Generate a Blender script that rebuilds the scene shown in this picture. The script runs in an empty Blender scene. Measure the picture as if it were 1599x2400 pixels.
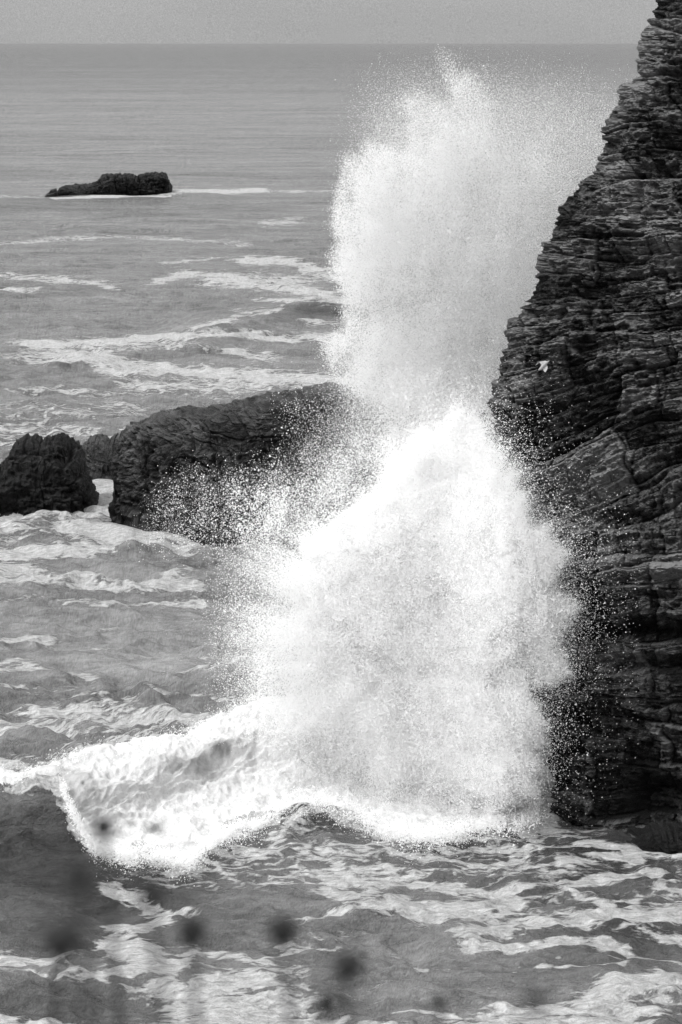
import bpy, math, numpy as np
from mathutils import Vector, Matrix

# ------------------------------------------------------------------ camera frame
F, CX, CY, H = 5646.0, 799.5, 1200.0, 25.0      # focal length in photo pixels, centre, eye height (m)
PITCH = math.atan((CY - 102.0) / F)
cp, sp = math.cos(PITCH), math.sin(PITCH)
K = 1599 / 1568.0
rng = np.random.default_rng(7)


def rays(X, Y):
    X = np.asarray(X, float); Y = np.asarray(Y, float)
    a = (X - CX) / F; b = (CY - Y) / F
    return a, cp + b * sp, -sp + b * cp


def at_depth(X, Y, d):                 # world point seen at photo pixel X, Y, d metres in front
    dx, dy, dz = rays(X, Y)
    t = d / dy
    return dx * t, np.zeros_like(t) + d, H + dz * t


def at_height(X, Y, h=0.0):            # world point seen at X, Y standing at height h
    dx, dy, dz = rays(X, Y)
    t = (H - h) / np.maximum(-dz, 1e-6)
    return dx * t, dy * t, np.zeros_like(t) + h


def project(x, y, z):
    zz = z - H
    depth = y * cp - zz * sp
    up = y * sp + zz * cp
    return CX + F * x / depth, CY - F * up / depth


# ------------------------------------------------------------------ noise
_perm = rng.permutation(4096).astype(np.int32)
_val = (rng.random(4096) * 2 - 1).astype(np.float32)
_g = rng.normal(size=(4096, 3)); _g = (_g / np.linalg.norm(_g, axis=1)[:, None]).astype(np.float32)


def _hash(ix, iy, iz):
    return _perm[(_perm[(_perm[ix & 4095] + iy) & 4095] + iz) & 4095]


def perlin(x, y, z):
    x = np.asarray(x, np.float32); y = np.asarray(y, np.float32); z = np.asarray(z, np.float32)
    x, y, z = np.broadcast_arrays(x, y, z)
    fx, fy, fz = np.floor(x), np.floor(y), np.floor(z)
    ix, iy, iz = fx.astype(np.int32), fy.astype(np.int32), fz.astype(np.int32)
    fx, fy, fz = x - fx, y - fy, z - fz
    u, v, w = (t * t * t * (t * (t * 6 - 15) + 10) for t in (fx, fy, fz))
    out = 0
    for dx in (0, 1):
        wx = u if dx else 1 - u
        for dy in (0, 1):
            wy = v if dy else 1 - v
            for dz in (0, 1):
                wz = w if dz else 1 - w
                g = _g[_hash(ix + dx, iy + dy, iz + dz)]
                out = out + wx * wy * wz * (g[..., 0] * (fx - dx) + g[..., 1] * (fy - dy) + g[..., 2] * (fz - dz))
    return out * 1.5


def fbm(x, y, z, octaves=4, lac=2.05, gain=0.5, ridged=False):
    s, a, f, tot = 0, 1.0, 1.0, 0.0
    for k in range(octaves):
        n = perlin(np.asarray(x) * f + 17.3 * k, np.asarray(y) * f + 5.1 * k, np.asarray(z) * f - 9.7 * k)
        if ridged:
            n = 1 - 2 * np.abs(n)
        s = s + a * n; tot += a; a *= gain; f *= lac
    return s / tot


def rnd(i, j=0, k=0):                  # random value in 0..1 per integer cell
    return _val[_hash(np.asarray(i, np.int64) & 4095, np.asarray(j, np.int64) & 4095, np.asarray(k, np.int64) & 4095)] * .5 + .5


def sstep(a, b, x):
    t = np.clip((x - a) / (b - a), 0, 1)
    return t * t * (3 - 2 * t)


# ------------------------------------------------------------------ mesh helpers
COL = bpy.context.scene.collection


def mesh_from(name, V, faces_flat, per, mat, smooth=True, attrs=None, parent=None):
    me = bpy.data.meshes.new(name)
    V = np.ascontiguousarray(V, np.float32)
    n, nf = len(V), len(faces_flat) // per
    me.vertices.add(n); me.vertices.foreach_set('co', V.ravel())
    me.loops.add(nf * per); me.loops.foreach_set('vertex_index', np.ascontiguousarray(faces_flat, np.int32))
    me.polygons.add(nf)
    me.polygons.foreach_set('loop_start', np.arange(0, nf * per, per, dtype=np.int32))
    me.polygons.foreach_set('use_smooth', np.full(nf, smooth))
    me.update(calc_edges=True)
    for k, v in (attrs or {}).items():
        at = me.attributes.new(k, 'FLOAT', 'POINT')
        at.data.foreach_set('value', np.ascontiguousarray(v, np.float32).ravel())
    me.materials.append(mat)
    o = bpy.data.objects.new(name, me); COL.objects.link(o)
    if parent is not None:
        o.parent = parent
    return o


def grid_faces(nr, nc, wrap=False):
    i = np.arange(nr - 1)[:, None]; j = np.arange(nc if wrap else nc - 1)[None, :]
    j2 = (j + 1) % nc
    return np.stack([i * nc + j, i * nc + j2, (i + 1) * nc + j2, (i + 1) * nc + j], -1).reshape(-1, 4)


def tag(o, label=None, cat=None, group=None, kind=None):
    for k, v in (('label', label), ('category', cat), ('group', group), ('kind', kind)):
        if v:
            o[k] = v
    return o


# ------------------------------------------------------------------ materials
def new_mat(name):
    m = bpy.data.materials.new(name); m.use_nodes = True
    nt = m.node_tree; nt.nodes.clear()
    return m, nt


class NB:                               # tiny node builder
    def __init__(s, nt): s.nt = nt
    def n(s, t, **kw):
        nd = s.nt.nodes.new(t)
        for k, v in kw.items(): setattr(nd, k, v)
        return nd
    def l(s, a, b): s.nt.links.new(a, b)
    def put(s, sock, v):
        if isinstance(v, (int, float)): sock.default_value = v
        elif isinstance(v, (tuple, list)): sock.default_value = v
        else: s.l(v, sock)
    def math(s, op, a, b=0.0, c=0.0, clamp=False):
        nd = s.n('ShaderNodeMath', operation=op, use_clamp=clamp)
        s.put(nd.inputs[0], a); s.put(nd.inputs[1], b); s.put(nd.inputs[2], c)
        return nd.outputs[0]
    def noise(s, vec, scale, detail=4, rough=.5, dist=0.0):
        nd = s.n('ShaderNodeTexNoise'); s.l(vec, nd.inputs['Vector'])
        nd.inputs['Scale'].default_value = scale; nd.inputs['Detail'].default_value = detail
        nd.inputs['Roughness'].default_value = rough; nd.inputs['Distortion'].default_value = dist
        return nd.outputs['Fac']
    def mapr(s, v, a, b, c=0., d=1., smooth=False):
        nd = s.n('ShaderNodeMapRange'); nd.interpolation_type = 'SMOOTHSTEP' if smooth else 'LINEAR'
        s.put(nd.inputs[0], v); s.put(nd.inputs[1], a); s.put(nd.inputs[2], b); s.put(nd.inputs[3], c); s.put(nd.inputs[4], d)
        return nd.outputs[0]
    def grey(s, v):
        nd = s.n('ShaderNodeCombineColor'); [s.put(nd.inputs[k], v) for k in range(3)]
        return nd.outputs[0]
    def scalev(s, v, sc):
        nd = s.n('ShaderNodeVectorMath', operation='MULTIPLY'); s.l(v, nd.inputs[0]); nd.inputs[1].default_value = sc
        return nd.outputs[0]
    def attr(s, name):
        return s.n('ShaderNodeAttribute', attribute_name=name).outputs['Fac']
    def bump(s, h, strength, dist, normal=None):
        nd = s.n('ShaderNodeBump'); s.l(h, nd.inputs['Height'])
        s.put(nd.inputs['Strength'], strength); nd.inputs['Distance'].default_value = dist
        if normal is not None: s.l(normal, nd.inputs['Normal'])
        return nd.outputs[0]


def sea_material():
    m, nt = new_mat('sea_water'); b = NB(nt)
    geo = b.n('ShaderNodeNewGeometry').outputs['Position']
    foam = b.attr('foam'); film = b.attr('film'); milk_sheen = b.attr('milk_sheen'); grain_sparkle = b.attr('grain_sparkle'); far = b.attr('far')
    ps = b.scalev(geo, (.42, .8, .4))
    big = b.noise(ps, .55, 5, .6, .5)
    fine = b.noise(ps, 2.6, 6, .62, .6)
    tiny = b.noise(b.scalev(geo, (.6, .9, .6)), 11.0, 4, .65, .3)
    ridge = b.math('SUBTRACT', 1.0, b.math('MULTIPLY', b.math('ABSOLUTE', b.math('SUBTRACT', fine, .5)), 7.0))
    ridge = b.math('MAXIMUM', ridge, 0.0)
    ridge2 = b.math('MAXIMUM', b.math('SUBTRACT', 1.0, b.math('MULTIPLY', b.math('ABSOLUTE', b.math('SUBTRACT', big, .5)), 8.0)), 0.0)
    med = b.noise(b.scalev(geo, (.5, 1.3, .6)), 5.0, 5, .7, .5)
    wn = b.n('ShaderNodeTexNoise'); b.l(ps, wn.inputs['Vector']); wn.inputs['Scale'].default_value = 1.3; wn.inputs['Detail'].default_value = 5
    wv = b.n('ShaderNodeVectorMath', operation='MULTIPLY_ADD'); b.l(wn.outputs['Color'], wv.inputs[0]); wv.inputs[1].default_value = (1.5, 1.5, 0); b.l(ps, wv.inputs[2])
    lace = []
    for sc_ in (.75, 2.1):
        vo = b.n('ShaderNodeTexVoronoi', feature='DISTANCE_TO_EDGE'); b.l(wv.outputs[0], vo.inputs['Vector']); vo.inputs['Scale'].default_value = sc_
        lace.append(b.mapr(vo.outputs['Distance'], .0, .28, 1.0, 0.0, True))
    pat = b.math('ADD', b.math('MULTIPLY', lace[0], .25), b.math('MULTIPLY', lace[1], .27))
    pat = b.math('ADD', pat, b.math('MULTIPLY', ridge, .12))
    pat = b.math('ADD', pat, b.math('MULTIPLY', b.mapr(tiny, .3, .7), .17))
    pat = b.math('ADD', pat, b.math('MULTIPLY', b.mapr(med, .32, .68), .27))
    lo = b.math('SUBTRACT', 1.0, foam)
    f = b.mapr(pat, b.math('SUBTRACT', lo, .13), b.math('ADD', lo, .12), 0, 1, True)
    f = b.math('MULTIPLY', f, b.mapr(foam, .02, .25))
    f = b.math('MAXIMUM', f, b.math('MULTIPLY', film, b.mapr(med, .3, .7, .15, 1.0)))
    # water
    grain_w = b.math('MULTIPLY', grain_sparkle, .13)  # random per-vertex film grain and sparkle put into the water colour
    w1 = b.noise(b.scalev(geo, (.5, 1, 1)), 1.5, 6, .62, .4)
    w2 = b.noise(b.scalev(geo, (.25, 1, 1)), .22, 5, .6)
    hgt = b.math('ADD', b.math('ADD', b.math('MULTIPLY', med, .17), b.math('MULTIPLY', w1, b.mapr(far, 0, 1, .34, .6))), b.math('MULTIPLY', w2, b.mapr(far, 0, 1, .3, 2.6)))
    hgt = b.math('ADD', hgt, b.math('MULTIPLY', tiny, .09))
    hgt = b.math('ADD', hgt, b.math('MULTIPLY', f, .05))
    f1 = b.noise(b.scalev(geo, (.3, 1, 1)), .05, 6, .68); f2 = b.noise(b.scalev(geo, (.2, 1, 1)), .009, 6, .7); f3 = b.noise(b.scalev(geo, (.25, 1, 1)), .0016, 6, .7)
    streak = b.math('ADD', b.math('MULTIPLY', f1, .4), b.math('ADD', b.math('MULTIPLY', f2, .35), b.math('MULTIPLY', f3, .25)))
    streak = b.math('MULTIPLY', b.math('SUBTRACT', streak, .5), b.mapr(far, 0, 1, .3, 3.2))
    nor = b.bump(hgt, .9, 1.0)
    wat = b.n('ShaderNodeBsdfPrincipled')
    b.put(wat.inputs['Base Color'], b.grey(b.math('MULTIPLY', b.math('ADD', b.mapr(b.math('ADD', b.math('MULTIPLY', w1, .5), b.math('MULTIPLY', w2, .5)), .38, .62, .55, 1.4), b.math('ADD', grain_w, streak)), b.math('ADD', b.math('MULTIPLY', milk_sheen, .17), .04))))
    wat.inputs['Roughness'].default_value = .2; wat.inputs['IOR'].default_value = 1.34
    b.put(wat.inputs['Specular IOR Level'], b.mapr(far, 0, 1, .5, .42))
    b.l(nor, wat.inputs['Normal'])
    fm = b.n('ShaderNodeBsdfPrincipled')
    b.put(fm.inputs['Base Color'], b.grey(b.math('ADD', b.mapr(med, .3, .62, .30, .70), b.math('MULTIPLY', grain_sparkle, .035))))
    fm.inputs['Roughness'].default_value = .8; fm.inputs['Specular IOR Level'].default_value = .2
    b.l(nor, fm.inputs['Normal'])
    mix = b.n('ShaderNodeMixShader'); b.put(mix.inputs[0], f); b.l(wat.outputs[0], mix.inputs[1]); b.l(fm.outputs[0], mix.inputs[2])
    out = b.n('ShaderNodeOutputMaterial'); b.l(mix.outputs[0], out.inputs[0])
    return m


def foam_material():
    m, nt = new_mat('white_foam'); b = NB(nt)
    geo = b.n('ShaderNodeNewGeometry').outputs['Position']
    a = b.noise(geo, 1.6, 8, .65, .6); c = b.noise(geo, 9.0, 6, .7)
    h = b.math('ADD', b.math('MULTIPLY', a, .7), b.math('MULTIPLY', c, .16))
    p = b.n('ShaderNodeBsdfPrincipled')
    thin = b.attr('thin')
    tone = b.mapr(b.math('ADD', b.math('MULTIPLY', a, .6), b.math('MULTIPLY', c, .4)), .33, .54, .60, .88)
    tone = b.math('MULTIPLY', tone, b.mapr(thin, 0, 1, 1.0, .30))
    b.put(p.inputs['Base Color'], b.grey(tone)); p.inputs['Roughness'].default_value = .9
    p.inputs['Specular IOR Level'].default_value = .1
    p.inputs['Subsurface Weight'].default_value = 0.0
    nb_ = b.bump(h, .7, .7)
    va = b.n('ShaderNodeVectorMath', operation='ADD'); b.l(nb_, va.inputs[0]); va.inputs[1].default_value = (-.3, -.35, .75)
    vn = b.n('ShaderNodeVectorMath', operation='NORMALIZE'); b.l(va.outputs[0], vn.inputs[0])
    b.l(vn.outputs[0], p.inputs['Normal'])
    tr = b.n('ShaderNodeBsdfTranslucent'); b.put(tr.inputs[0], b.grey(tone))
    mix = b.n('ShaderNodeMixShader'); mix.inputs[0].default_value = .12
    b.l(p.outputs[0], mix.inputs[1]); b.l(tr.outputs[0], mix.inputs[2])
    out = b.n('ShaderNodeOutputMaterial'); b.l(mix.outputs[0], out.inputs[0])
    return m


def spray_material(name, alb):
    m, nt = new_mat(name); b = NB(nt)
    geo = b.n('ShaderNodeNewGeometry').outputs['Position']
    v = b.mapr(b.noise(geo, .55, 6, .65, .8), .36, .55, alb - .05, alb)
    d = b.n('ShaderNodeBsdfDiffuse'); b.put(d.inputs[0], b.grey(v))
    t = b.n('ShaderNodeBsdfTranslucent'); b.put(t.inputs[0], b.grey(v))
    mix = b.n('ShaderNodeMixShader'); mix.inputs[0].default_value = .35
    b.l(d.outputs[0], mix.inputs[1]); b.l(t.outputs[0], mix.inputs[2])
    out = b.n('ShaderNodeOutputMaterial'); b.l(mix.outputs[0], out.inputs[0])
    return m


def rock_material(name, dark, light, scale=1.0, wet=.55, top_light=1.5):
    m, nt = new_mat(name); b = NB(nt)
    geo = b.n('ShaderNodeNewGeometry').outputs['Position']
    tone = b.attr('tone'); white = b.attr('white')
    n1 = b.noise(geo, 2.2 * scale, 8, .7, .2); n2 = b.noise(b.scalev(geo, (1, 1, 2.2)), 9 * scale, 6, .75); n3 = b.noise(geo, 38 * scale, 3, .7)
    t = b.math('ADD', b.math('MULTIPLY', tone, .72), b.math('ADD', b.math('MULTIPLY', n1, .28), b.math('MULTIPLY', b.math('SUBTRACT', n3, .5), .6)))
    t = b.math('ADD', t, b.math('MULTIPLY', b.math('SUBTRACT', n2, .5), .6))
    col = b.mapr(t, .2, 1.0, dark, light)
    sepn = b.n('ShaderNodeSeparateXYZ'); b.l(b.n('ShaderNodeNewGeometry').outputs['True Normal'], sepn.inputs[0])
    col = b.math('MULTIPLY', col, b.mapr(sepn.outputs[2], .1, .8, .85, top_light))  # upward faces coloured lighter, light from above painted into the rock
    col = b.math('ADD', col, b.math('MULTIPLY', white, .6))
    p = b.n('ShaderNodeBsdfPrincipled'); b.put(p.inputs['Base Color'], b.grey(col))
    b.put(p.inputs['Roughness'], b.mapr(n2, .3, .7, wet, .95)); p.inputs['Specular IOR Level'].default_value = .35
    h = b.math('ADD', b.math('MULTIPLY', n2, .13 / scale), b.math('MULTIPLY', n3, .05 / scale))
    h = b.math('ADD', h, b.math('MULTIPLY', n1, .15 / scale))
    b.l(b.bump(h, 1.0, 1.0), p.inputs['Normal'])
    out = b.n('ShaderNodeOutputMaterial'); b.l(p.outputs[0], out.inputs[0])
    return m


def plain_material(name, lo, hi, sc=60., rough=.8):
    m, nt = new_mat(name); b = NB(nt)
    geo = b.n('ShaderNodeNewGeometry').outputs['Position']
    n1 = b.noise(geo, sc, 5, .6)
    p = b.n('ShaderNodeBsdfPrincipled'); b.put(p.inputs['Base Color'], b.grey(b.mapr(n1, .3, .7, lo, hi)))
    p.inputs['Roughness'].default_value = rough
    b.l(b.bump(n1, .5, .01), p.inputs['Normal'])
    out = b.n('ShaderNodeOutputMaterial'); b.l(p.outputs[0], out.inputs[0])
    return m


M_SEA, M_FOAM = sea_material(), foam_material()
M_SPRAY, M_MIST = spray_material('spray_droplets', .995), spray_material('spray_mist', .94)
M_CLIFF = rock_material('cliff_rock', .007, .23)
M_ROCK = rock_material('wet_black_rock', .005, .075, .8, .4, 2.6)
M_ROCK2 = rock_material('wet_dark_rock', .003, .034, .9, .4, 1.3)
M_STEM, M_HEAD = plain_material('dry_stem', .03, .07), plain_material('dry_seed_head', .012, .04)
M_TURF = plain_material('clifftop_turf', .04, .10, 14.)

# ------------------------------------------------------------------ sea: layout of foam and swell (full photo pixels)
S = K
# (points, half width, strength)  -- coordinates in 1568-wide units
STROKES = [
    ([(380, 442), (450, 438), (530, 441), (610, 437)], 4, 1.05), ([(590, 439), (760, 441)], 3, .45), ([(-200, 452), (110, 452)], 3, .5), ([(125, 457), (250, 453), (390, 449)], 2.2, .95),
    ([(0, 560), (150, 548), (300, 545), (400, 548), (560, 560)], 6, .42), ([(620, 512), (680, 508)], 8, .55),
    ([(430, 628), (520, 635), (560, 655), (700, 667), (790, 692)], 9, .72), ([(560, 600), (640, 598), (700, 612), (780, 640)], 9, .75),
    ([(480, 650), (600, 640), (700, 650)], 14, .55), ([(360, 648), (420, 630)], 7, .6),
    ([(380, 605), (430, 598), (520, 592)], 4, .5),
    ([(-100, 636), (60, 640), (240, 650)], 7, .55), ([(-100, 668), (100, 666)], 4, .6), ([(230, 655), (250, 662)], 6, .6),
    ([(600, 690), (700, 688), (790, 668)], 5, .7), ([(440, 752), (540, 735), (600, 722), (650, 708)], 4, .75), ([(560, 715), (640, 712)], 7, .55),
    ([(60, 792), (200, 789), (330, 780), (480, 768), (560, 769), (640, 777), (760, 775)], 8, .85),
    ([(60, 820), (200, 812), (280, 836), (400, 855), (560, 862), (700, 872), (800, 878)], 14, .82),
    ([(250, 850), (330, 846), (420, 856)], 12, .9), ([(250, 800), (400, 792), (470, 800)], 9, .5), ([(540, 808), (590, 822), (622, 818)], 9, .85),
    ([(320, 890), (450, 893), (620, 885)], 18, .55), ([(700, 740), (800, 745)], 6, .5),
    ([(-50, 905), (120, 900), (300, 905)], 6, .45), ([(-50, 1000), (100, 985), (220, 1000)], 16, .5), ([(-100, 1020), (60, 1015), (320, 1000)], 22, .35),
    ([(-200, 940), (100, 945), (300, 935)], 22, .36), ([(-100, 985), (0, 985), (40, 985)], 10, .5),
    ([(180, 1165), (205, 1140), (235, 1110), (262, 1110)], 34, 1.15), ([(-200, 1190), (0, 1186), (100, 1182), (200, 1165), (260, 1150)], 14, 1.0),
    ([(-200, 1228), (0, 1222), (150, 1216), (300, 1232), (500, 1246), (760, 1240)], 16, .86),
    ([(-200, 1275), (0, 1272), (100, 1264), (180, 1272), (230, 1262), (310, 1250)], 9, .85), ([(180, 1258), (220, 1245), (420, 1262)], 6, .8),
    ([(0, 1300), (120, 1318), (300, 1338), (450, 1343)], 9, .8), ([(0, 1325), (150, 1335), (330, 1350), (440, 1340)], 12, .6), ([(330, 1345), (380, 1330), (430, 1316)], 6, .8),
    ([(150, 1392), (300, 1396), (460, 1385)], 5, .72), ([(-100, 1380), (80, 1372), (200, 1380)], 5, .35), ([(160, 1425), (260, 1430)], 4, .35),
    ([(-150, 1478), (60, 1470), (130, 1471)], 7, .72), ([(150, 1502), (230, 1498), (420, 1506), (560, 1500)], 6, .45), ([(380, 1556), (560, 1548), (680, 1556)], 4, .5),
    ([(-150, 1528), (70, 1530), (120, 1545), (200, 1562)], 9, .78), ([(-150, 1570), (60, 1580), (180, 1592), (300, 1598)], 9, .5), ([(200, 1600), (420, 1590), (600, 1590)], 7, .45),
    ([(100, 1640), (260, 1628), (350, 1642), (450, 1640), (560, 1622), (650, 1590)], 11, .82), ([(-150, 1650), (0, 1645), (150, 1640)], 4, .6),
    ([(-150, 1690), (100, 1668), (300, 1655), (450, 1665)], 18, .5), ([(-200, 1760), (0, 1755), (200, 1735), (400, 1700)], 22, .66),
]
# bottom of the frame, full photo pixels
STROKES_F = [
    ([(255, 2075), (330, 2108), (360, 2142), (425, 2135)], 13, .85), ([(360, 2165), (400, 2150), (432, 2148)], 12, .75), ([(262, 2182), (330, 2180), (365, 2160)], 10, .7),
    ([(275, 2205), (340, 2230), (360, 2250)], 18, .8), ([(-200, 2225), (0, 2238), (100, 2254), (200, 2280), (300, 2276), (420, 2262)], 19, .88), ([(0, 2290), (120, 2300), (250, 2300)], 9, .62),
    ([(300, 2325), (370, 2305), (420, 2275)], 10, .7), ([(410, 2320), (500, 2310), (620, 2300)], 26, .9), ([(440, 2358), (540, 2350), (660, 2345)], 24, .9), ([(500, 2385), (620, 2385), (760, 2392)], 16, .88),
    ([(-200, 2420), (200, 2408), (500, 2402), (900, 2408)], 14, .85),
    ([(450, 2230), (560, 2245), (700, 2270)], 13, .6), ([(680, 2215), (740, 2200), (790, 2205)], 7, .6), ([(640, 2245), (700, 2225), (800, 2230)], 6, .55),
    ([(560, 2030), (640, 2000), (720, 2010), (800, 2030)], 16, .62), ([(600, 1975), (700, 1990), (790, 2005)], 10, .5), ([(640, 2060), (760, 2055), (800, 2065)], 16, .7),
    ([(790, 2090), (850, 2115), (960, 2135), (1060, 2132), (1130, 2130), (1200, 2118)], 17, .9), ([(690, 2155), (760, 2142), (830, 2135), (900, 2118)], 9, .75),
    ([(860, 2068), (940, 2058), (1000, 2072), (1035, 2088)], 12, .72), ([(1030, 2080), (1120, 2088), (1200, 2080), (1330, 2076), (1400, 2056), (1520, 2046)], 10, .85), ([(800, 2040), (820, 2050), (870, 2088)], 9, .6),
    ([(1080, 2030), (1130, 2032), (1190, 2032), (1205, 2015)], 11, .82), ([(1110, 2000), (1160, 1994), (1200, 2004)], 6, .75), ([(900, 1990), (1000, 1975), (1200, 1968), (1400, 1972)], 8, .6),
    ([(1150, 1955), (1300, 1950), (1360, 1958)], 4, .65), ([(1310, 1990), (1380, 1985), (1460, 2000), (1599, 2010)], 11, .68), ([(1320, 2020), (1400, 2015), (1480, 2020)], 10, .7),
    ([(1200, 2085), (1300, 2060), (1400, 2045), (1500, 2035)], 5, .7), ([(1540, 2090), (1570, 2075), (1640, 2060)], 7, .85), ([(1545, 2092), (1600, 2102), (1660, 2100)], 6, .8),
    ([(960, 2012), (1060, 2020), (1150, 2010)], 9, .55), ([(1380, 2110), (1460, 2105), (1500, 2112)], 6, .6), ([(1200, 2110), (1330, 2100), (1450, 2128)], 5, .6),
    ([(1090, 2198), (1200, 2188), (1300, 2165), (1400, 2150), (1500, 2142), (1640, 2150)], 14, .95), ([(1110, 2222), (1200, 2220), (1300, 2206), (1400, 2210), (1450, 2225)], 9, .88),
    ([(1440, 2222), (1480, 2240), (1560, 2252), (1650, 2262)], 5, .8), ([(1120, 2168), (1180, 2150), (1260, 2150)], 13, .6), ([(1480, 2180), (1560, 2200), (1640, 2215)], 12, .55),
    ([(990, 2275), (1080, 2272), (1200, 2280)], 6, .7), ([(1250, 2270), (1330, 2270), (1450, 2268)], 5, .5), ([(1140, 2270), (1200, 2262), (1240, 2270)], 6, .5),
    ([(920, 2360), (1000, 2366), (1070, 2380)], 4, .8), ([(1150, 2385), (1260, 2372), (1400, 2360), (1520, 2352)], 20, 1.0), ([(1380, 2345), (1440, 2318), (1540, 2304), (1660, 2300)], 18, 1.0),
    ([(1060, 2410), (1300, 2400), (1500, 2392)], 14, .95), ([(1300, 2240), (1420, 2243), (1500, 2250)], 3, .5),
    ([(820, 2180), (900, 2172), (1000, 2180)], 12, .3), ([(800, 2230), (1000, 2240), (1100, 2235)], 22, .25), ([(820, 2320), (1000, 2300), (1150, 2320)], 22, .22), ([(1000, 2120), (1300, 2105), (1640, 2120)], 22, .3),
    ([(900, 2000), (1200, 1985), (1650, 2030)], 34, .36), ([(-200, 2470), (700, 2450), (1700, 2440)], 26, .6), ([(-200, 2600), (700, 2570), (1700, 2600)], 40, .5),
]
HOLES = [(1165, 2012, 26, 9, 1.0), (1512, 2350, 45, 9, 1.0), (1010, 2100, 45, 10, .9), (430, 2290, 16, 14, .8), (240, 2263, 5, 4, .5), (1590, 2090, 30, 8, .8), (620, 2238, 40, 8, .5), (1130, 2170, 30, 9, .4)]

# whitewater outline of the breaking wave, full photo pixels
WW_TOP = [(-900, 1905), (-300, 1860), (0, 1822), (60, 1810), (120, 1790), (200, 1762), (300, 1752), (400, 1728), (480, 1700), (560, 1655), (620, 1628), (700, 1618), (800, 1600), (1000, 1560), (1200, 1560), (1320, 1600), (1700, 1700)]
WW_BOT = [(-900, 1906), (-300, 1866), (0, 1848), (60, 1838), (105, 1832), (138, 1830), (152, 1862), (172, 1905), (196, 1946), (222, 1978), (258, 1996), (300, 2002), (345, 1996), (400, 2014), (440, 2020), (470, 1992), (500, 1968), (545, 1945), (600, 1935), (650, 1898), (690, 1878), (740, 1872), (790, 1888), (830, 1900), (860, 1922), (920, 1948), (980, 1960), (1050, 1948), (1110, 1935), (1160, 1925), (1220, 1925), (1300, 1918), (1400, 1910), (1700, 1900)]


def line(pts, x, sc=1.0):
    p = np.array(pts, float) * sc
    return np.interp(x, p[:, 0], p[:, 1])


def polyline_density(pts, w, x, y, sc):
    """smooth falloff around a polyline that may also run steeply"""
    p = np.array(pts, float) * sc; w = w * sc
    x0, x1, y0, y1 = p[:, 0].min() - 5 * w, p[:, 0].max() + 5 * w, p[:, 1].min() - 2.6 * w, p[:, 1].max() + 2.6 * w
    m = (x > x0) & (x < x1) & (y > y0) & (y < y1)
    if not m.any():
        return m, None
    xs, ys = x[m], y[m]
    best = np.full(xs.shape, 9e9)
    for a, b in zip(p[:-1], p[1:]):
        d = b - a; t = np.clip(((xs - a[0]) * d[0] * .16 + (ys - a[1]) * d[1]) / (d[0] ** 2 * .16 + d[1] ** 2 + 1e-6), 0, 1)
        q = ((xs - a[0] - t * d[0]) * .4) ** 2 + (ys - a[1] - t * d[1]) ** 2
        best = np.minimum(best, q)
    return m, np.exp(-(best / (w * w * 1.6)) ** .95)


def foam_map(X, Y, wx, wy):
    X = X + 45 * fbm(wx * .22, wy * .16, 3., 4); Y = Y + (4 + 15 * np.clip((Y - 500) / 1400, 0, 1)) * fbm(wx * .3, wy * .22, 9., 3)
    d = np.zeros_like(X)
    for L, sc in ((STROKES, K), (STROKES_F, 1.0)):
        for pts, w, s in L:
            m, v = polyline_density(pts, w, X, Y, sc)
            if v is not None:
                d[m] = np.maximum(d[m], min((.90 if sc == K else .84) * s, 1.1) * v) + .10 * s * v * d[m]
    d *= .82 + .75 * fbm(wx * .16, wy * .13, 14., 4) + .12
    d += .30 * np.clip(fbm(wx * .12, wy * .09, 40., 4), 0, 1) * sstep(450, 700, Y)
    for hx, hy, rx, ry, s in HOLES:
        d *= 1 - s * np.exp(-(((X - hx) / rx) ** 2 + ((Y - hy) / ry) ** 2) ** 1.5)
    return d


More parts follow.
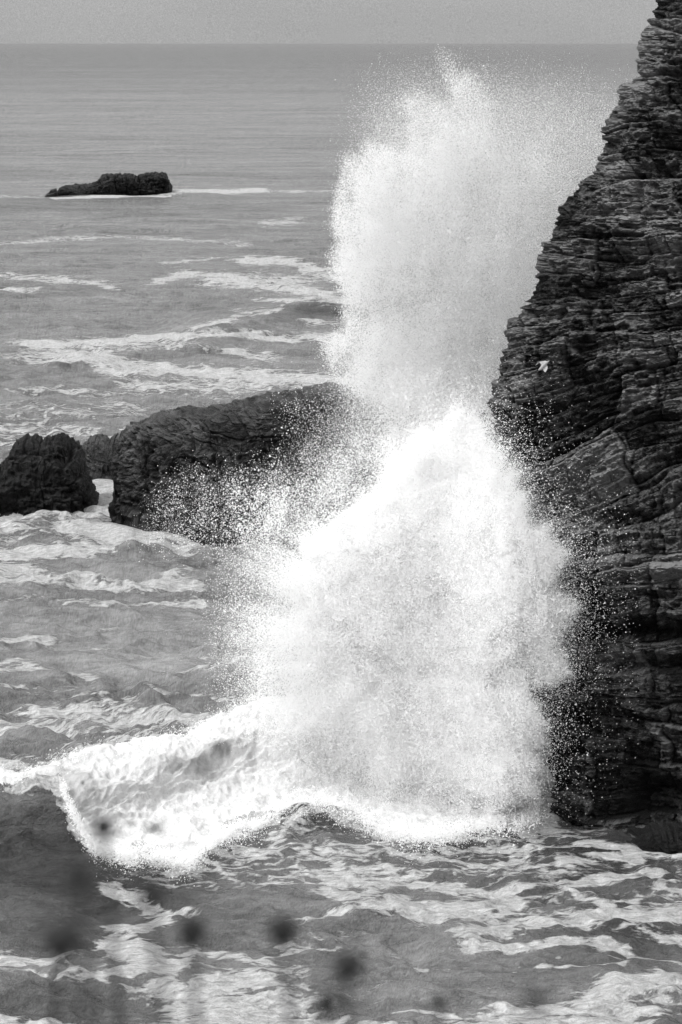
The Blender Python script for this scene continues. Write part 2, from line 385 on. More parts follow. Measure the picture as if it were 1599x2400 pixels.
def swell(X, Y):
    """height of the long waves over the sea plane (m), drawn on the photo's plan"""
    z = np.zeros_like(X)
    # main breaker
    yc = line([(-900, 1905), (-300, 1865), (0, 1842), (80, 1822), (150, 1812), (250, 1790), (400, 1750), (600, 1690), (800, 1655), (1000, 1660), (1200, 1700), (1400, 1740), (2500, 1800)], X)
    hh = line([(-900, .8), (-300, 1.2), (0, 1.45), (150, 1.6), (400, 1.6), (800, 1.6), (1100, 1.3), (1300, .6), (1450, .15), (2500, 0)], X)
    wf = line([(-900, 190), (0, 215), (150, 215), (400, 190), (700, 200), (1000, 200), (1300, 180), (2500, 180)], X)
    t = (Y - yc)
    front = .5 + .5 * np.cos(np.pi * np.clip(t / wf, 0, 1)); back = np.exp(-(t / 105.) ** 2)
    z += hh * np.where(t > 0, front, back)
    # minor swells: (crest pts, height, front, back)
    for pts, h, f, bk in [
        ([(430, 748), (540, 735), (640, 712), (720, 696), (790, 694), (900, 700)], 1.0, 44, 26), ([(120, 838), (180, 822), (240, 828)], .5, 16, 14),
        ([(280, 800), (420, 792), (500, 800)], .4, 15, 14), ([(560, 668), (680, 690), (760, 700)], .25, 12, 10), ([(150, 525), (300, 515), (560, 518)], .5, 26, 20),
        ([(230, 1300), (330, 1290), (450, 1292)], .25, 26, 20), ([(100, 1265), (200, 1250), (330, 1245)], .25, 20, 16), ([(-200, 1330), (200, 1345), (500, 1350)], .3, 40, 30),
        ([(-200, 1560), (200, 1590), (400, 1580), (620, 1560)], .35, 50, 40), ([(-200, 930), (100, 940), (300, 960)], .3, 26, 20), ([(-300, 468), (300, 466), (800, 455)], .6, 22, 18),
        ([(-300, 330), (300, 340), (900, 330)], .7, 12, 12), ([(-300, 250), (500, 262), (1100, 250)], .7, 8, 8)]:
        pts = [(a, b_) for a, b_ in pts]
        p = np.array(pts, float) * K
        yl = np.interp(X, p[:, 0], p[:, 1]); fade = sstep(p[0, 0] - 90, p[0, 0] + 60, X) * (1 - sstep(p[-1, 0] - 60, p[-1, 0] + 90, X))
        t = Y - yl
        z += h * fade * np.where(t > 0, np.exp(-(t / f) ** 2), np.exp(-(t / bk) ** 2))
    for pts, h, f, bk in [
        ([(820, 2115), (960, 2125), (1130, 2128)], .22, 50, 26), ([(200, 2150), (340, 2120), (420, 2140)], -.25, 50, 40), ([(1280, 2165), (1420, 2150), (1600, 2150)], .22, 40, 30),
        ([(1000, 2215), (1200, 2205), (1450, 2215)], .2, 50, 30), ([(0, 2235), (200, 2260), (420, 2262)], .2, 40, 30), ([(1180, 2060), (1400, 2050), (1600, 2060)], .18, 26, 22),
        ([(1200, 2085), (1260, 2075), (1330, 2085)], .15, 22, 14), ([(400, 2300), (560, 2290), (800, 2300)], .2, 60, 30), ([(1380, 2340), (1460, 2310), (1620, 2300)], .25, 50, 30), ([(680, 1930), (740, 1885), (800, 1920)], .35, 40, 20),
        ([(1440, 2080), (1540, 2070), (1650, 2066)], .15, 30, 20)]:
        p = np.array(pts, float)
        yl = np.interp(X, p[:, 0], p[:, 1]); fade = sstep(p[0, 0] - 90, p[0, 0] + 60, X) * (1 - sstep(p[-1, 0] - 60, p[-1, 0] + 90, X))
        t = Y - yl
        z += h * fade * np.where(t > 0, np.exp(-(t / f) ** 2), np.exp(-(t / bk) ** 2))
    return z


# ------------------------------------------------------------------ build the sea
rowY = np.concatenate([102 + np.array([.02, .06, .15, .3, .6, 1., 1.5, 2.]), np.arange(104.5, 300, 1.6), np.arange(300, 1500, 1.9), np.arange(1500, 2440, 1.6), np.arange(2440, 3000, 14), np.arange(3000, 9000, 300)])
colX = np.concatenate([-np.geomspace(9000, 400, 40), np.arange(-380, -40, 14), np.arange(-40, 1640, 2.1), np.arange(1640, 2000, 14), np.geomspace(2010, 10500, 40)])
GX, GY = np.meshgrid(colX, rowY)
x0, y0, _ = at_height(GX, GY)
Z = swell(GX, GY)
cell = np.gradient(y0, axis=0); cell = np.abs(cell)
chop = np.zeros_like(Z)
lam = np.concatenate([np.geomspace(.5, 4, 34), np.geomspace(4.4, 26, 16)])
warps = [perlin(x0 * .5 / q, y0 * .4 / q, q * 3.1) for q in (.8, 1.7, 4.5, 12.)]
group = [perlin(x0 * .22 / q, y0 * .18 / q, q * 1.7) for q in (1.2, 5.)]
for i, L in enumerate(lam):
    w = np.clip((L / np.maximum(cell, .02) - 2.0) / 2.5, 0, 1)
    r0 = int(np.argmax(w.max(1) > 0))
    ang = rng.normal(0, .62) + .12
    kx, ky = math.sin(ang) * 2 * math.pi / L, math.cos(ang) * 2 * math.pi / L
    amp = (.015 * L ** .85 if L < 5 else .034 * (L / 5) ** -.1) * (.6 + .4 * 1) * (.8 + .5 * rng.random())
    wp = warps[int(np.argmin([abs(math.log(L / q)) for q in (.8, 1.7, 4.5, 12.)]))][r0:]
    gp = group[0 if L < 3 else 1][r0:]
    ph = kx * x0[r0:] + ky * y0[r0:] + rng.random() * 6.28 + rng.uniform(1.2, 3.2) * wp
    sn = np.sin(ph)
    nearfade = 1 - (.45 * sstep(1850, 2050, GY[r0:]) if L > 1.3 else 0)
    chop[r0:] += nearfade * amp * w[r0:] * (sn + .4 * (sn * sn - .5)) * (1 + 1.1 * gp)
yw_top, yw_bot = line(WW_TOP, GX), line(WW_BOT, GX)
wob = 26 * fbm(x0 * .9, GY * .02, 4., 5) + 9 * fbm(x0 * 4, GY * .07, 4., 3)
ww = sstep(-10, 16, GY + wob * .6 - yw_top) * (1 - sstep(-10, 10, GY + wob * 1.3 - yw_bot)) * (1 - sstep(1250, 1300, GX + wob * 1.6))
chop *= 1 - .75 * ww
near_front = sstep(-150, -20, GX)  # calm nothing, keep the lee of the wave rippled
Z = Z + chop
# tumbling lumps of whitewater
lump = fbm(x0 * .55 + .2 * GY * .01, GY * .011, Z * .5, 5, ridged=True)
lump2 = fbm(x0 * 2.2, GY * .045, 2., 4, ridged=True)
Z = Z + ww * (.36 * (lump - .25) + .12 * (lump2 - .1) + .06)
foam = foam_map(GX, GY, x0, y0)
wide = sstep(-26, 20, GY + wob - yw_top) * (1 - sstep(-6, 46, GY + wob * 2 - yw_bot)) * (1 - sstep(1280, 1360, GX)) * sstep(-60, 120, GX + wob * 2)
foam = np.maximum(foam, .95 * wide)
foam += .17 * sstep(0.25, .6, fbm(x0 * .09, y0 * .05, 11., 4)) * sstep(430, 620, GY)      # scattered flecks
# lace left in front of the wave
face = sstep(1850, 1900, GY) * (1 - sstep(2030, 2130, GY))
foam = np.maximum(foam, face * .38 * sstep(150, 420, GX) * (1 - sstep(1200, 1599, GX)))
foam = np.maximum(foam, .62 * sstep(-10, 14, GY - yw_top) * (1 - sstep(-20, 20, GY - line(WW_BOT, GX + 26 + wob * 2.2))) * sstep(60, 130, GX) * (1 - sstep(400, 500, GX)))
film = np.zeros_like(foam)
for cx_, cy_, rx, ry, s in [(150, 1700, 260, 45, .35), (350, 1720, 180, 25, .3), (650, 1500, 330, 120, .55), (560, 1330, 260, 90, .5), (900, 1600, 200, 60, .5), (1000, 2150, 500, 40, .10), (950, 2250, 300, 100, .14), (620, 2100, 200, 70, .10), (520, 2340, 200, 60, .25), (100, 870, 300, 40, .08), (450, 890, 250, 40, .14), (150, 2270, 260, 25, .3)]:
    film = np.maximum(film, s * np.exp(-(((GX - cx_) / rx) ** 2 + ((GY - cy_) / ry) ** 2)) * (.7 + .6 * fbm(x0 * .4, y0 * .25, 5., 4)))
film = np.clip(film, 0, .8)
milk_sheen = np.ones_like(foam)  # aeration, with sky reflection painted in: wave faces and horizon band darker
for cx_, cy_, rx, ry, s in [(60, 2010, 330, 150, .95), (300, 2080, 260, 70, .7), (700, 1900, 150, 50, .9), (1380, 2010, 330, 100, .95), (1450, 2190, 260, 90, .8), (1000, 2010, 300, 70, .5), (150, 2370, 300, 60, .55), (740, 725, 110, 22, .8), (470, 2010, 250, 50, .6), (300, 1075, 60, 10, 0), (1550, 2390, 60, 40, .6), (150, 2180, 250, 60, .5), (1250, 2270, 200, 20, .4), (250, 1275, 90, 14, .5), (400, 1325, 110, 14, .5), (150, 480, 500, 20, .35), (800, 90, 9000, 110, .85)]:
    milk_sheen *= 1 - s * np.exp(-(((GX - cx_) / rx) ** 2 + ((GY - cy_) / ry) ** 2) ** 1.2)
milk_sheen = milk_sheen + .38 * np.exp(-(((GX - 250) / 420) ** 2 + ((GY - 1430) / 190) ** 2)) + .3 * np.exp(-(((GX - 500) / 300) ** 2 + ((GY - 1590) / 60) ** 2))
milk_sheen = np.clip(milk_sheen + .35 * fbm(x0 * .12, y0 * .06, 21., 4) * sstep(150, 700, GY), 0, 1.5)
# put every vertex where its height stands on the same line of sight as its plan position, faded out far from the wave
px, py, pz = at_height(GX, GY, np.where(GY > 104, swell(GX, GY), 0))
P = np.stack([px, py, Z], -1)
far = sstep(150, 600, np.hypot(px, py))
fl = grid_faces(*GX.shape)
wwf = ww.ravel()[fl].mean(1) > .5
ids = fl[:, ::-1]


def submesh(name, faces, mat, attrs):
    used = np.unique(faces); remap = np.zeros(P.shape[0] * P.shape[1], np.int32); remap[used] = np.arange(len(used))
    return mesh_from(name, P.reshape(-1, 3)[used], remap[faces].ravel(), 4, mat, True, {k: v.ravel()[used] for k, v in attrs.items()})


sea = submesh('sea', ids[~wwf], M_SEA, {'foam': foam, 'film': film, 'far': far, 'milk_sheen': milk_sheen, 'grain_sparkle': rng.normal(0, 1, GX.shape).clip(-2.5, 2.5)})
tag(sea, kind='structure')
thin = np.zeros_like(ww)
for cx_, cy_, rx, ry, s in [(450, 1805, 60, 22, .8), (520, 1770, 40, 14, .8), (980, 1660, 60, 22, .75), (1000, 1730, 30, 45, .7), (860, 1625, 90, 14, .6), (1180, 1810, 70, 90, .5), (360, 1955, 26, 14, 1.0), (310, 1950, 14, 10, .8), (200, 1850, 50, 30, .35), (860, 1740, 60, 30, .3), (600, 1740, 50, 12, .4)]:
    thin = np.maximum(thin, s * np.exp(-(((GX - cx_) / rx) ** 2 + ((GY - cy_) / ry) ** 2)))
sw = fbm(x0 * .55 + GY * .012, GY * .030 - x0 * .25, 6., 5)
thin = np.maximum(thin, .30 * sstep(.0, .38, sw) + .5 * np.exp(-(((GX - 190) / 60) ** 2 + ((GY - 1880) / 60) ** 2)))
thin = np.clip(thin * (.6 + 1.2 * (fbm(x0 * 1.3, GY * .03, 1., 4) + .3)), 0, 1)
wave = submesh('breaking_wave', ids[wwf], M_FOAM, {'thin': thin})
tag(wave, 'breaking wave of tumbling white foam rolling into the foot of the cliff', 'wave')


# ------------------------------------------------------------------ the cliff
SIL = [(1640, -420), (1600, -260), (1560, -130), (1513, 0), (1500, 30), (1492, 60), (1481, 95), (1470, 130), (1462, 155), (1466, 178), (1440, 200), (1432, 228), (1425, 250), (1408, 268), (1390, 283), (1386, 300), (1386, 320), (1402, 326),
       (1394, 350), (1380, 380), (1360, 405), (1330, 425), (1306, 450), (1300, 468), (1276, 484), (1262, 500), (1276, 520), (1262, 568), (1250, 600), (1245, 640), (1232, 670), (1222, 698), (1206, 698), (1210, 715), (1195, 713), (1186, 733), (1170, 738), (1160, 765),
       (1165, 790), (1155, 830), (1148, 870), (1130, 903), (1125, 935), (1135, 980), (1160, 1040), (1178, 1100), (1188, 1200), (1195, 1320), (1200, 1450), (1206, 1560), (1214, 1592), (1236, 1640), (1252, 1700), (1262, 1780), (1270, 1860), (1276, 1900), (1280, 1990)]
SIL = np.array(SIL, float) * K


def layered(x, y, z, dipf=1.0, ck=1.0):
    """stratified, jointed rock relief and tone at world points"""
    g = np.exp(-((z - 12.5) / 4.5) ** 2)
    u = x * .95 + y * .3
    b_ = z - (.40 * g + .07) * dipf * (u - 28) * .9 + .5 * fbm(x * .25, y * .25, z * .25, 3)
    tot = 0; tone = 0
    brk = fbm(x * .45, y * .45, z * .55 + 9, 3)              # where bedding is crisp and where it crumbles
    crisp = sstep(-.12, .4, brk) * (1 - .85 * sstep(17.5, 20.5, z + 2 * brk)) * (1 - .5 * sstep(9, 13, z) * (1 - sstep(13, 16, z)))
    for k, (T, Wd, A) in enumerate([(1.8, 2.4, .50), (.75, 1.25, .38), (.30, .7, .16), (.12, .34, .06)]):
        bb = b_ / T + .42 * fbm(x * .3 / T ** .5, y * .3 / T ** .5, b_ * .5 / T + k * 7, 3)
        li = np.floor(bb); fr = bb - li
        wj = Wd * (.5 + 1.1 * rnd(li, k, 3))
        uu = (u + 9 * rnd(li, k, 5) + .12 * T * perlin(z * 2.2 / T ** .5, x * 1.1, y) + (.5 * (rnd(li, 5, k) - .5)) * z) / wj
        bi = np.floor(uu); fu = uu - bi
        r = rnd(li, bi, 11 + k); rl = rnd(li, 77, k)
        gap = .3 + .7 * (rnd(li, bi, 40 + k) > .45)
        edge = np.minimum(sstep(0, .10, fr), sstep(0, .05, 1 - fr)) * np.minimum(sstep(0, .035, fu), sstep(0, .035, 1 - fu))
        wgt = (.15 + .85 * crisp) if k > 1 else (.6 + .4 * crisp)
        tot = tot + A * wgt * ((.65 * r + .35 * rl) - .5) - A * .5 * (1 - edge) * gap * wgt + A * .35 * (fr - .5)
        tone = tone + (.7, .8, .4, .15)[k] * (r - .5) - .3 * (1 - edge) * gap * (.3 + .2 * k)
    crumb = fbm(x * 2.6, y * 2.6, z * 3.4, 5, ridged=True)
    tot = tot + ck * (1 - .75 * crisp) * .17 * (crumb - .3)
    tone = tone + (1 - crisp) * .35 * (crumb - .3)
    # sub-angular chips: each small cell leans its own way
    c1 = rnd(np.floor(u * 3.1 + .6 * brk), np.floor(b_ * 5.3 + .5 * brk), 91); c2 = rnd(np.floor(u * 7.3 + brk), np.floor(b_ * 11. + brk), 93)
    tot = tot + (.20 - .10 * crisp) * (c1 - .5) + (.12 - .06 * crisp) * (c2 - .5)
    tone = tone + .34 * (c1 - .5) + .26 * (c2 - .5)
    return tot, tone


nz, zt, zb = 1050, 36.0, -2.0
zr = np.concatenate([np.linspace(zb, 28.5, nz - 60), np.linspace(28.6, 44, 60)])
sd = 76.0 + (1900 - SIL[:, 1]).clip(-100, 2400) / 1900 * 8.0
sx, sy_, sz = at_depth(SIL[:, 0], SIL[:, 1], sd)
o_ = np.argsort(sz)
xL = np.interp(zr, sz[o_], sx[o_]); yL = np.interp(zr, sz[o_], sy_[o_])
xL = np.where(zr > sz.max(), sx[o_][-1] + (zr - sz.max()) * .6, xL)
back = np.geomspace(45, .04, 110); fr_ = np.concatenate([np.linspace(0, 10.5, 300), np.geomspace(10.6, 34, 40)])
s_all = np.concatenate([-back, fr_])
Sg, Zg = np.meshgrid(s_all, zr)
XL, YL = xL[:, None], yL[:, None]
xs_ = np.convolve(np.pad(xL, 40, mode='edge'), np.ones(81) / 81, 'valid')[:, None]
ease = np.exp(-np.abs(Sg) / 3.0)
XB = xs_ + (XL - xs_) * ease
CXx = np.where(Sg < 0, XB - Sg * .62, XB + Sg * .95)
CYy = np.where(Sg < 0, YL - Sg * .8, YL - Sg * .33)
# round the corner a little
CYy = CYy + .5 * np.exp(-(Sg / .7) ** 2)
nb = sstep(-.5, .9, Sg)
nx = -.95 * (1 - nb) + -.33 * nb; ny = -.05 * (1 - nb) + -.94 * nb
tot, tone = layered(CXx, CYy, Zg)
rough = fbm(CXx * 1.7, CYy * 1.7, Zg * 2.6, 5) * .20 + fbm(CXx * .35, CYy * .35, Zg * .4, 3) * .9 + fbm(CXx * 8, CYy * 8, Zg * 12, 3) * .05
amt = (.35 + .65 * sstep(0, 1.2, np.abs(Sg)))
disp = tot * (.55 + .45 * amt) * 1.25 + (rough * amt)
# ledges, overhang band and cave seen in the photo
PXc, PYc = project(CXx, CYy, Zg)
for cx_, cy_, rx, ry, a in [(1470, 1480, 160, 22, -.7), (1545, 1885, 70, 55, -1.5), (1400, 1690, 220, 12, -.35), (1480, 1640, 160, 40, .3), (1450, 1330, 200, 30, .3), (1500, 1215, 200, 18, -.35), (1250, 930, 60, 50, .5), (1320, 1700, 60, 180, -.3), (1560, 560, 90, 30, .3), (1380, 500, 120, 12, -.3), (1500, 470, 8, 60, -.35), (1440, 1560, 300, 22, -.3)]:
    disp = disp + a * np.exp(-(((PXc - cx_) / rx) ** 2 + ((PYc - cy_) / ry) ** 2) ** 1.3)
Vx = CXx + nx * disp; Vy = CYy + ny * disp; Vz = Zg + .15 * disp
PXc, PYc = project(Vx, Vy, Vz)
tone = .5 + tone * 1.0 + .9 * fbm(CXx * .4, CYy * .4, Zg * .5, 5)
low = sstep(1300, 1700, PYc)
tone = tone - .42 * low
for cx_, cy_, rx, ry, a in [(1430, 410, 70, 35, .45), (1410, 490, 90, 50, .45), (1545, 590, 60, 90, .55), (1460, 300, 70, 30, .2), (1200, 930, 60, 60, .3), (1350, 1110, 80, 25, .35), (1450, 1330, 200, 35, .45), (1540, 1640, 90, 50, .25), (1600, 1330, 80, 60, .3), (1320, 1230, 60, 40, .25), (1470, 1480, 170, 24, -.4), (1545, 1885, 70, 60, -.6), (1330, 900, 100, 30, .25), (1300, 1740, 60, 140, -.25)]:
    tone = tone + a * np.exp(-(((PXc - cx_) / rx) ** 2 + ((PYc - cy_) / ry) ** 2))  # rock patches; cave and overhang band get their shade painted into the tone
white = np.zeros_like(tone)
for pts, w, s in [([(1318, 792), (1326, 812), (1336, 818), (1347, 824), (1347, 830)], 2.2, .9), ([(1382, 865), (1392, 855)], 1.5, .5)]:
    m, v = polyline_density(pts, w, PXc, PYc, 1.0)
    if v is not None:
        white[m] = np.maximum(white[m], s * v)
white *= sstep(-.25, .1, fbm(CXx * 9, CYy * 9, Zg * 9, 3))
tone = np.where(tone < 0, 0, tone) + .09 * rng.normal(0, 1, tone.shape)
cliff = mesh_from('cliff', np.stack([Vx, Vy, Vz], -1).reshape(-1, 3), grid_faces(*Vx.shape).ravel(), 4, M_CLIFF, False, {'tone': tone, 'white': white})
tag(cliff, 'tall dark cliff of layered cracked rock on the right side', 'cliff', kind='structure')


# ------------------------------------------------------------------ sea rocks
def rock(name, top, base, thick, mat=M_ROCK, nx_=260, nphi=170, p=.55, rough_amp=.5, label=None, scale=1.0, lean=0.25, sc=K, strat=.85, parent=None):
    top = np.array(top, float) * sc; base = np.array(base, float) * sc
    X = np.linspace(top[0, 0], top[-1, 0], nx_)
    T = np.interp(X, top[:, 0], top[:, 1]); B = np.interp(X, base[:, 0], base[:, 1])
    span = X[-1] - X[0]; mid = np.clip(np.minimum(X - X[0], X[-1] - X) / span * 8, 0, 1)
    T = T + (.12 if span > 800 else 1.0) * mid * np.clip(B - T, 0, 60 + .1 * span) * (.10 * (rnd(np.floor(X / span * 23), 3) - .5) + .07 * (rnd(np.floor(X / span * 57), 9) - .5) + .10 * fbm(X / span * 14, 2., 5., 4))
    B = B + 9 * (1200 / np.maximum(B, 900)) * (B > 900)
    _, yb, _ = at_height(X, B)
    phi = np.linspace(-.12, math.pi + .2, nphi)
    c, s = np.cos(phi), np.sin(phi)
    cc = np.sign(c) * np.abs(c) ** p; ss = np.sign(s) * np.abs(s) ** p
    endw = np.clip(np.minimum(X - X[0], X[-1] - X) / (X[-1] - X[0]) * 7, 0, 1) ** .5
    th = thick * (.25 + .75 * endw)
    ppm = F / yb
    h = (B - T) / ppm * 1.0
    yb = yb + 0
    for it in range(6):
        Yw = yb[None] + th[None] * (1 - cc[:, None]) * .5 + lean * np.maximum(h, 0)[None] * ss[:, None].clip(0) * .5
        Zw = h[None] * ss[:, None]
        Zw = np.where(ss[:, None] < 0, ss[:, None] * 3.0, Zw)
        _, py_ = project(np.zeros_like(Yw), Yw, Zw)
        h = h + (py_.min(0) - T) / ppm
        h = np.maximum(h, .05)
    Xw = (X[None] - CX) / F * (yb[None] * cp + (H - 0) * sp) + 0 * Yw
    ctr = Xw.mean()
    rel = fbm(Xw * .4 * scale, Yw * .4 * scale, Zw * .5 * scale, 4, gain=.42, ridged=True) - .35
    fac = 0
    for q, (fx_, fy_, fz_) in enumerate([(.55, .2, .9), (-.7, .3, .5), (.25, .8, -.6), (1.5, .4, 1.1), (-1.2, .9, 1.9), (2.3, -1., -2.6)]):
        ph = (fx_ * Xw + fy_ * Yw + fz_ * Zw) * .42 * scale + .35 * perlin(Xw * .3 * scale, Yw * .3 * scale, Zw * .3 * scale + q) + q * .37
        fac = fac + (1.1 / (1 + q * .55)) * (np.abs(ph - np.floor(ph) - .5) - .25)
    rel = .5 * rel + .55 * fac
    lay, tn = layered(Xw * scale + 40, Yw * scale, Zw * scale + 3, .6, .25)
    fin = fbm(Xw * 3 * scale, Yw * 3 * scale, Zw * 4 * scale, 4)
    d = (rel * rough_amp + lay * strat / scale + fin * .30 * rough_amp) / 1.0
    nrx = (X - X.mean()) / (X[-1] - X[0]) * 1.2
    nY, nZ = -c[:, None] + 0 * Xw, s[:, None].clip(-.2) + 0 * Xw
    V = np.stack([Xw + nrx[None] * d, Yw + nY * d, Zw + nZ * d * .45], -1)
    tone = .45 + tn * .6 + .7 * fin + .35 * fbm(Xw * .5, Yw * .5, Zw * .5, 3) - .15 + .25 * sstep(.5, 1, s)[:, None]  # last term paints the crown lighter, as if lit from above
    o = mesh_from(name, V.reshape(-1, 3), grid_faces(nphi, nx_).ravel(), 4, mat, False, {'tone': np.clip(tone, 0, 1.5), 'white': np.zeros_like(tone)}, parent)
    # end caps are closed by collapsing the end columns inwards
    me = o.data; co = np.empty(len(me.vertices) * 3, np.float32); me.vertices.foreach_get('co', co); co = co.reshape(nphi, nx_, 3)
    for cidx, nb_ in ((0, 1), (nx_ - 1, nx_ - 2)):
        m_ = co[:, cidx].mean(0)
        co[:, cidx, 1:] = m_[1:] * .9 + co[:, cidx, 1:] * .1
    me.vertices.foreach_set('co', co.ravel()); me.update()
    if label: tag(o, *label)
    return o


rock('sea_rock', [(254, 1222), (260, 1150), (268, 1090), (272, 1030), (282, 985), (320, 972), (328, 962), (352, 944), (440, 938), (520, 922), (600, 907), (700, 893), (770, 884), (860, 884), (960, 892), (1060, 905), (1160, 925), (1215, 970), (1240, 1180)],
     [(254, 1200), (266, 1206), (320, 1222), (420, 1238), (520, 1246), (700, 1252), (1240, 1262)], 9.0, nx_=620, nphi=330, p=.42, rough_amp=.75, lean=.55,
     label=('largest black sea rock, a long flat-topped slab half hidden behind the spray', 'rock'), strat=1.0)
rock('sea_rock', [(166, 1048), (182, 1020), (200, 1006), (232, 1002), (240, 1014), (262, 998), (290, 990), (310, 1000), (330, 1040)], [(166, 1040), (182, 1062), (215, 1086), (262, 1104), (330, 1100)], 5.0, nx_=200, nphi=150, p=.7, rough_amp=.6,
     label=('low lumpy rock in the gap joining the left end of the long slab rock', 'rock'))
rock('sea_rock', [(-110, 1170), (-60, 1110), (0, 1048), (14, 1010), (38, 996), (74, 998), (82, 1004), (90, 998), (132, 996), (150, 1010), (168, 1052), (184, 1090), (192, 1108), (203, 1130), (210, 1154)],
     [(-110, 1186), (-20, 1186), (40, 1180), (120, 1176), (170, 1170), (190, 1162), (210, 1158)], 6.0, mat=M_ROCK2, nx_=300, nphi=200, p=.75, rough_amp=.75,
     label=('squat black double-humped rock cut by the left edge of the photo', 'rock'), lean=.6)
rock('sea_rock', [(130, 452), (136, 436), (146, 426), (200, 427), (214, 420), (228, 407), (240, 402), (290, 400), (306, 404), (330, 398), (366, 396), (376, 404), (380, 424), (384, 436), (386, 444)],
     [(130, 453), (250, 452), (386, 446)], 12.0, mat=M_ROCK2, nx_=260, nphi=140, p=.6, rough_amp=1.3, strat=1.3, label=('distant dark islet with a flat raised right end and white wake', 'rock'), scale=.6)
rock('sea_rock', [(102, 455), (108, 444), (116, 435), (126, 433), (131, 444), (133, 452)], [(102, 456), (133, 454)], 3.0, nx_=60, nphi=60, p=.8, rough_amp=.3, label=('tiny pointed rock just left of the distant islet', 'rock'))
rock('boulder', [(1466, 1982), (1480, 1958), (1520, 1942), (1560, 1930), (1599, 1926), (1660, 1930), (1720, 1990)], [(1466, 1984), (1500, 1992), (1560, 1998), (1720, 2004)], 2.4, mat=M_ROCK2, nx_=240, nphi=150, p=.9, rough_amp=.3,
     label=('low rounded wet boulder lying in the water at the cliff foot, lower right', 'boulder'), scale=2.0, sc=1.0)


# ------------------------------------------------------------------ spray: hundreds of thousands of tiny drops
def poly_mask(pts, X, Y):
    p = np.array(pts, float); ins = np.zeros(X.shape, bool)
    j = len(p) - 1
    for i in range(len(p)):
        xi, yi, xj, yj = p[i, 0], p[i, 1], p[j, 0], p[j, 1]
        if yi != yj:
            ins ^= ((yi > Y) != (yj > Y)) & (X < (xj - xi) * (Y - yi) / (yj - yi) + xi)
        j = i
    return ins.astype(np.float32)


def blur(a, r):
    if r < .5: return a
    k = int(r * 3) + 1
    p = np.pad(a, k, mode='edge')
    fy = np.fft.fftfreq(p.shape[0])[:, None]; fx = np.fft.rfftfreq(p.shape[1])[None]
    g = np.exp(-2 * (math.pi * r) ** 2 * (fx ** 2 + fy ** 2))
    return np.fft.irfft2(np.fft.rfft2(p) * g, s=p.shape)[k:-k, k:-k].astype(np.float32)


STEP = 4.0
bx0, bx1, by0, by1 = 100, 1500, 40, 2100
AX, AY = np.meshgrid(np.arange(bx0, bx1, STEP), np.arange(by0, by1, STEP))


def mask(pts, soft, warp=0., wl=120., sc=K, seed=0.):
    pts = np.array(pts, float) * sc
    dx = warp * fbm(AX / wl, AY / wl, seed, 4); dy = warp * fbm(AX / wl, AY / wl, seed + 31, 4)
    return blur(poly_mask(pts, AX + dx, AY + dy), soft / STEP)


def ell(cx_, cy_, rx, ry, sc=K, pw=1.0):
    return np.exp(-(((AX - cx_ * sc) / (rx * sc)) ** 2 + ((AY - cy_ * sc) / (ry * sc)) ** 2) ** pw)


def drops(tau, size, depth, spread, name=None, clumps=.8, seed=1., maxn=2000000):
    """sample drops from a column density; size in photo px (radius of the flake), depth map in metres"""
    rg = np.random.default_rng(int(seed * 10) + 3)
    area = .75 * size ** 2
    n = np.clip(tau, 0, 12) * STEP * STEP / area
    cnt = rg.poisson(n)
    tot_ = int(cnt.sum())
    idx = np.repeat(np.arange(cnt.size), cnt.ravel())
    X = AX.ravel()[idx] + rg.random(tot_) * STEP; Y = AY.ravel()[idx] + rg.random(tot_) * STEP
    dp = (depth.ravel()[idx] if isinstance(depth, np.ndarray) else depth) + rg.normal(0, 1, tot_) * spread
    x, y, z = at_depth(X, Y, dp)
    if clumps:
        q = fbm(x * 1.1, y * 1.1, z * 1.1, 3) + .6 * fbm(x * 5, y * 2, z * 5, 2)
        keep = rg.random(tot_) < np.clip(.62 + clumps * q * 1.6, .03, 1)
        x, y, z, dp = x[keep], y[keep], z[keep], dp[keep]
    keep = z > .05
    x, y, z, dp = x[keep], y[keep], z[keep], dp[keep]
    r = size / F * dp * np.exp(rg.normal(0, .38, len(x)))
    return np.stack([x, y, z, r], -1)


def spray_object(name, pts, mat, label, core=None):
    n = len(pts)
    rg = np.random.default_rng(n)
    x, y, z = pts[:, 0], pts[:, 1], pts[:, 2]
    # neighbouring drops catch the light alike: flakes lie along the billows, with a random tilt each
    nn = np.stack([-.4 + 1.3 * fbm(x * .8, y * .8, z * .8, 2), -.55 + .9 * fbm(x * .8 + 50, y * .8, z * .8, 2), .75 + .9 * fbm(x * .8, y * .8 + 50, z * .8, 2)], -1)
    a = nn + rg.normal(size=(n, 3)) * .33; a /= np.linalg.norm(a, axis=1)[:, None]
    b_ = np.cross(a, rg.normal(size=(n, 3))); b_ /= np.linalg.norm(b_, axis=1)[:, None]
    c_ = np.cross(a, b_)
    r = pts[:, 3][:, None]
    V = np.stack([pts[:, :3] + r * q for q in (b_, -.5 * b_ + .866 * c_, -.5 * b_ - .866 * c_)], 1).reshape(-1, 3)
    fc = np.arange(3 * n)
    nfl = n
    if core is not None:
        CV, CF = core
        fc = np.concatenate([fc, (CF + len(V)).ravel()]); V = np.concatenate([V, CV])
    o = mesh_from(name, V, fc, 3, mat, False)
    if core is not None:
        o.data.materials.append(M_FOAM)
        mi = np.zeros(len(o.data.polygons), np.int32); mi[nfl:] = 1
        o.data.polygons.foreach_set('material_index', mi)
        sm = np.zeros(len(mi), bool); sm[nfl:] = True; o.data.polygons.foreach_set('use_smooth', sm)
    tag(o, label[0], label[1], kind='stuff')
    return o


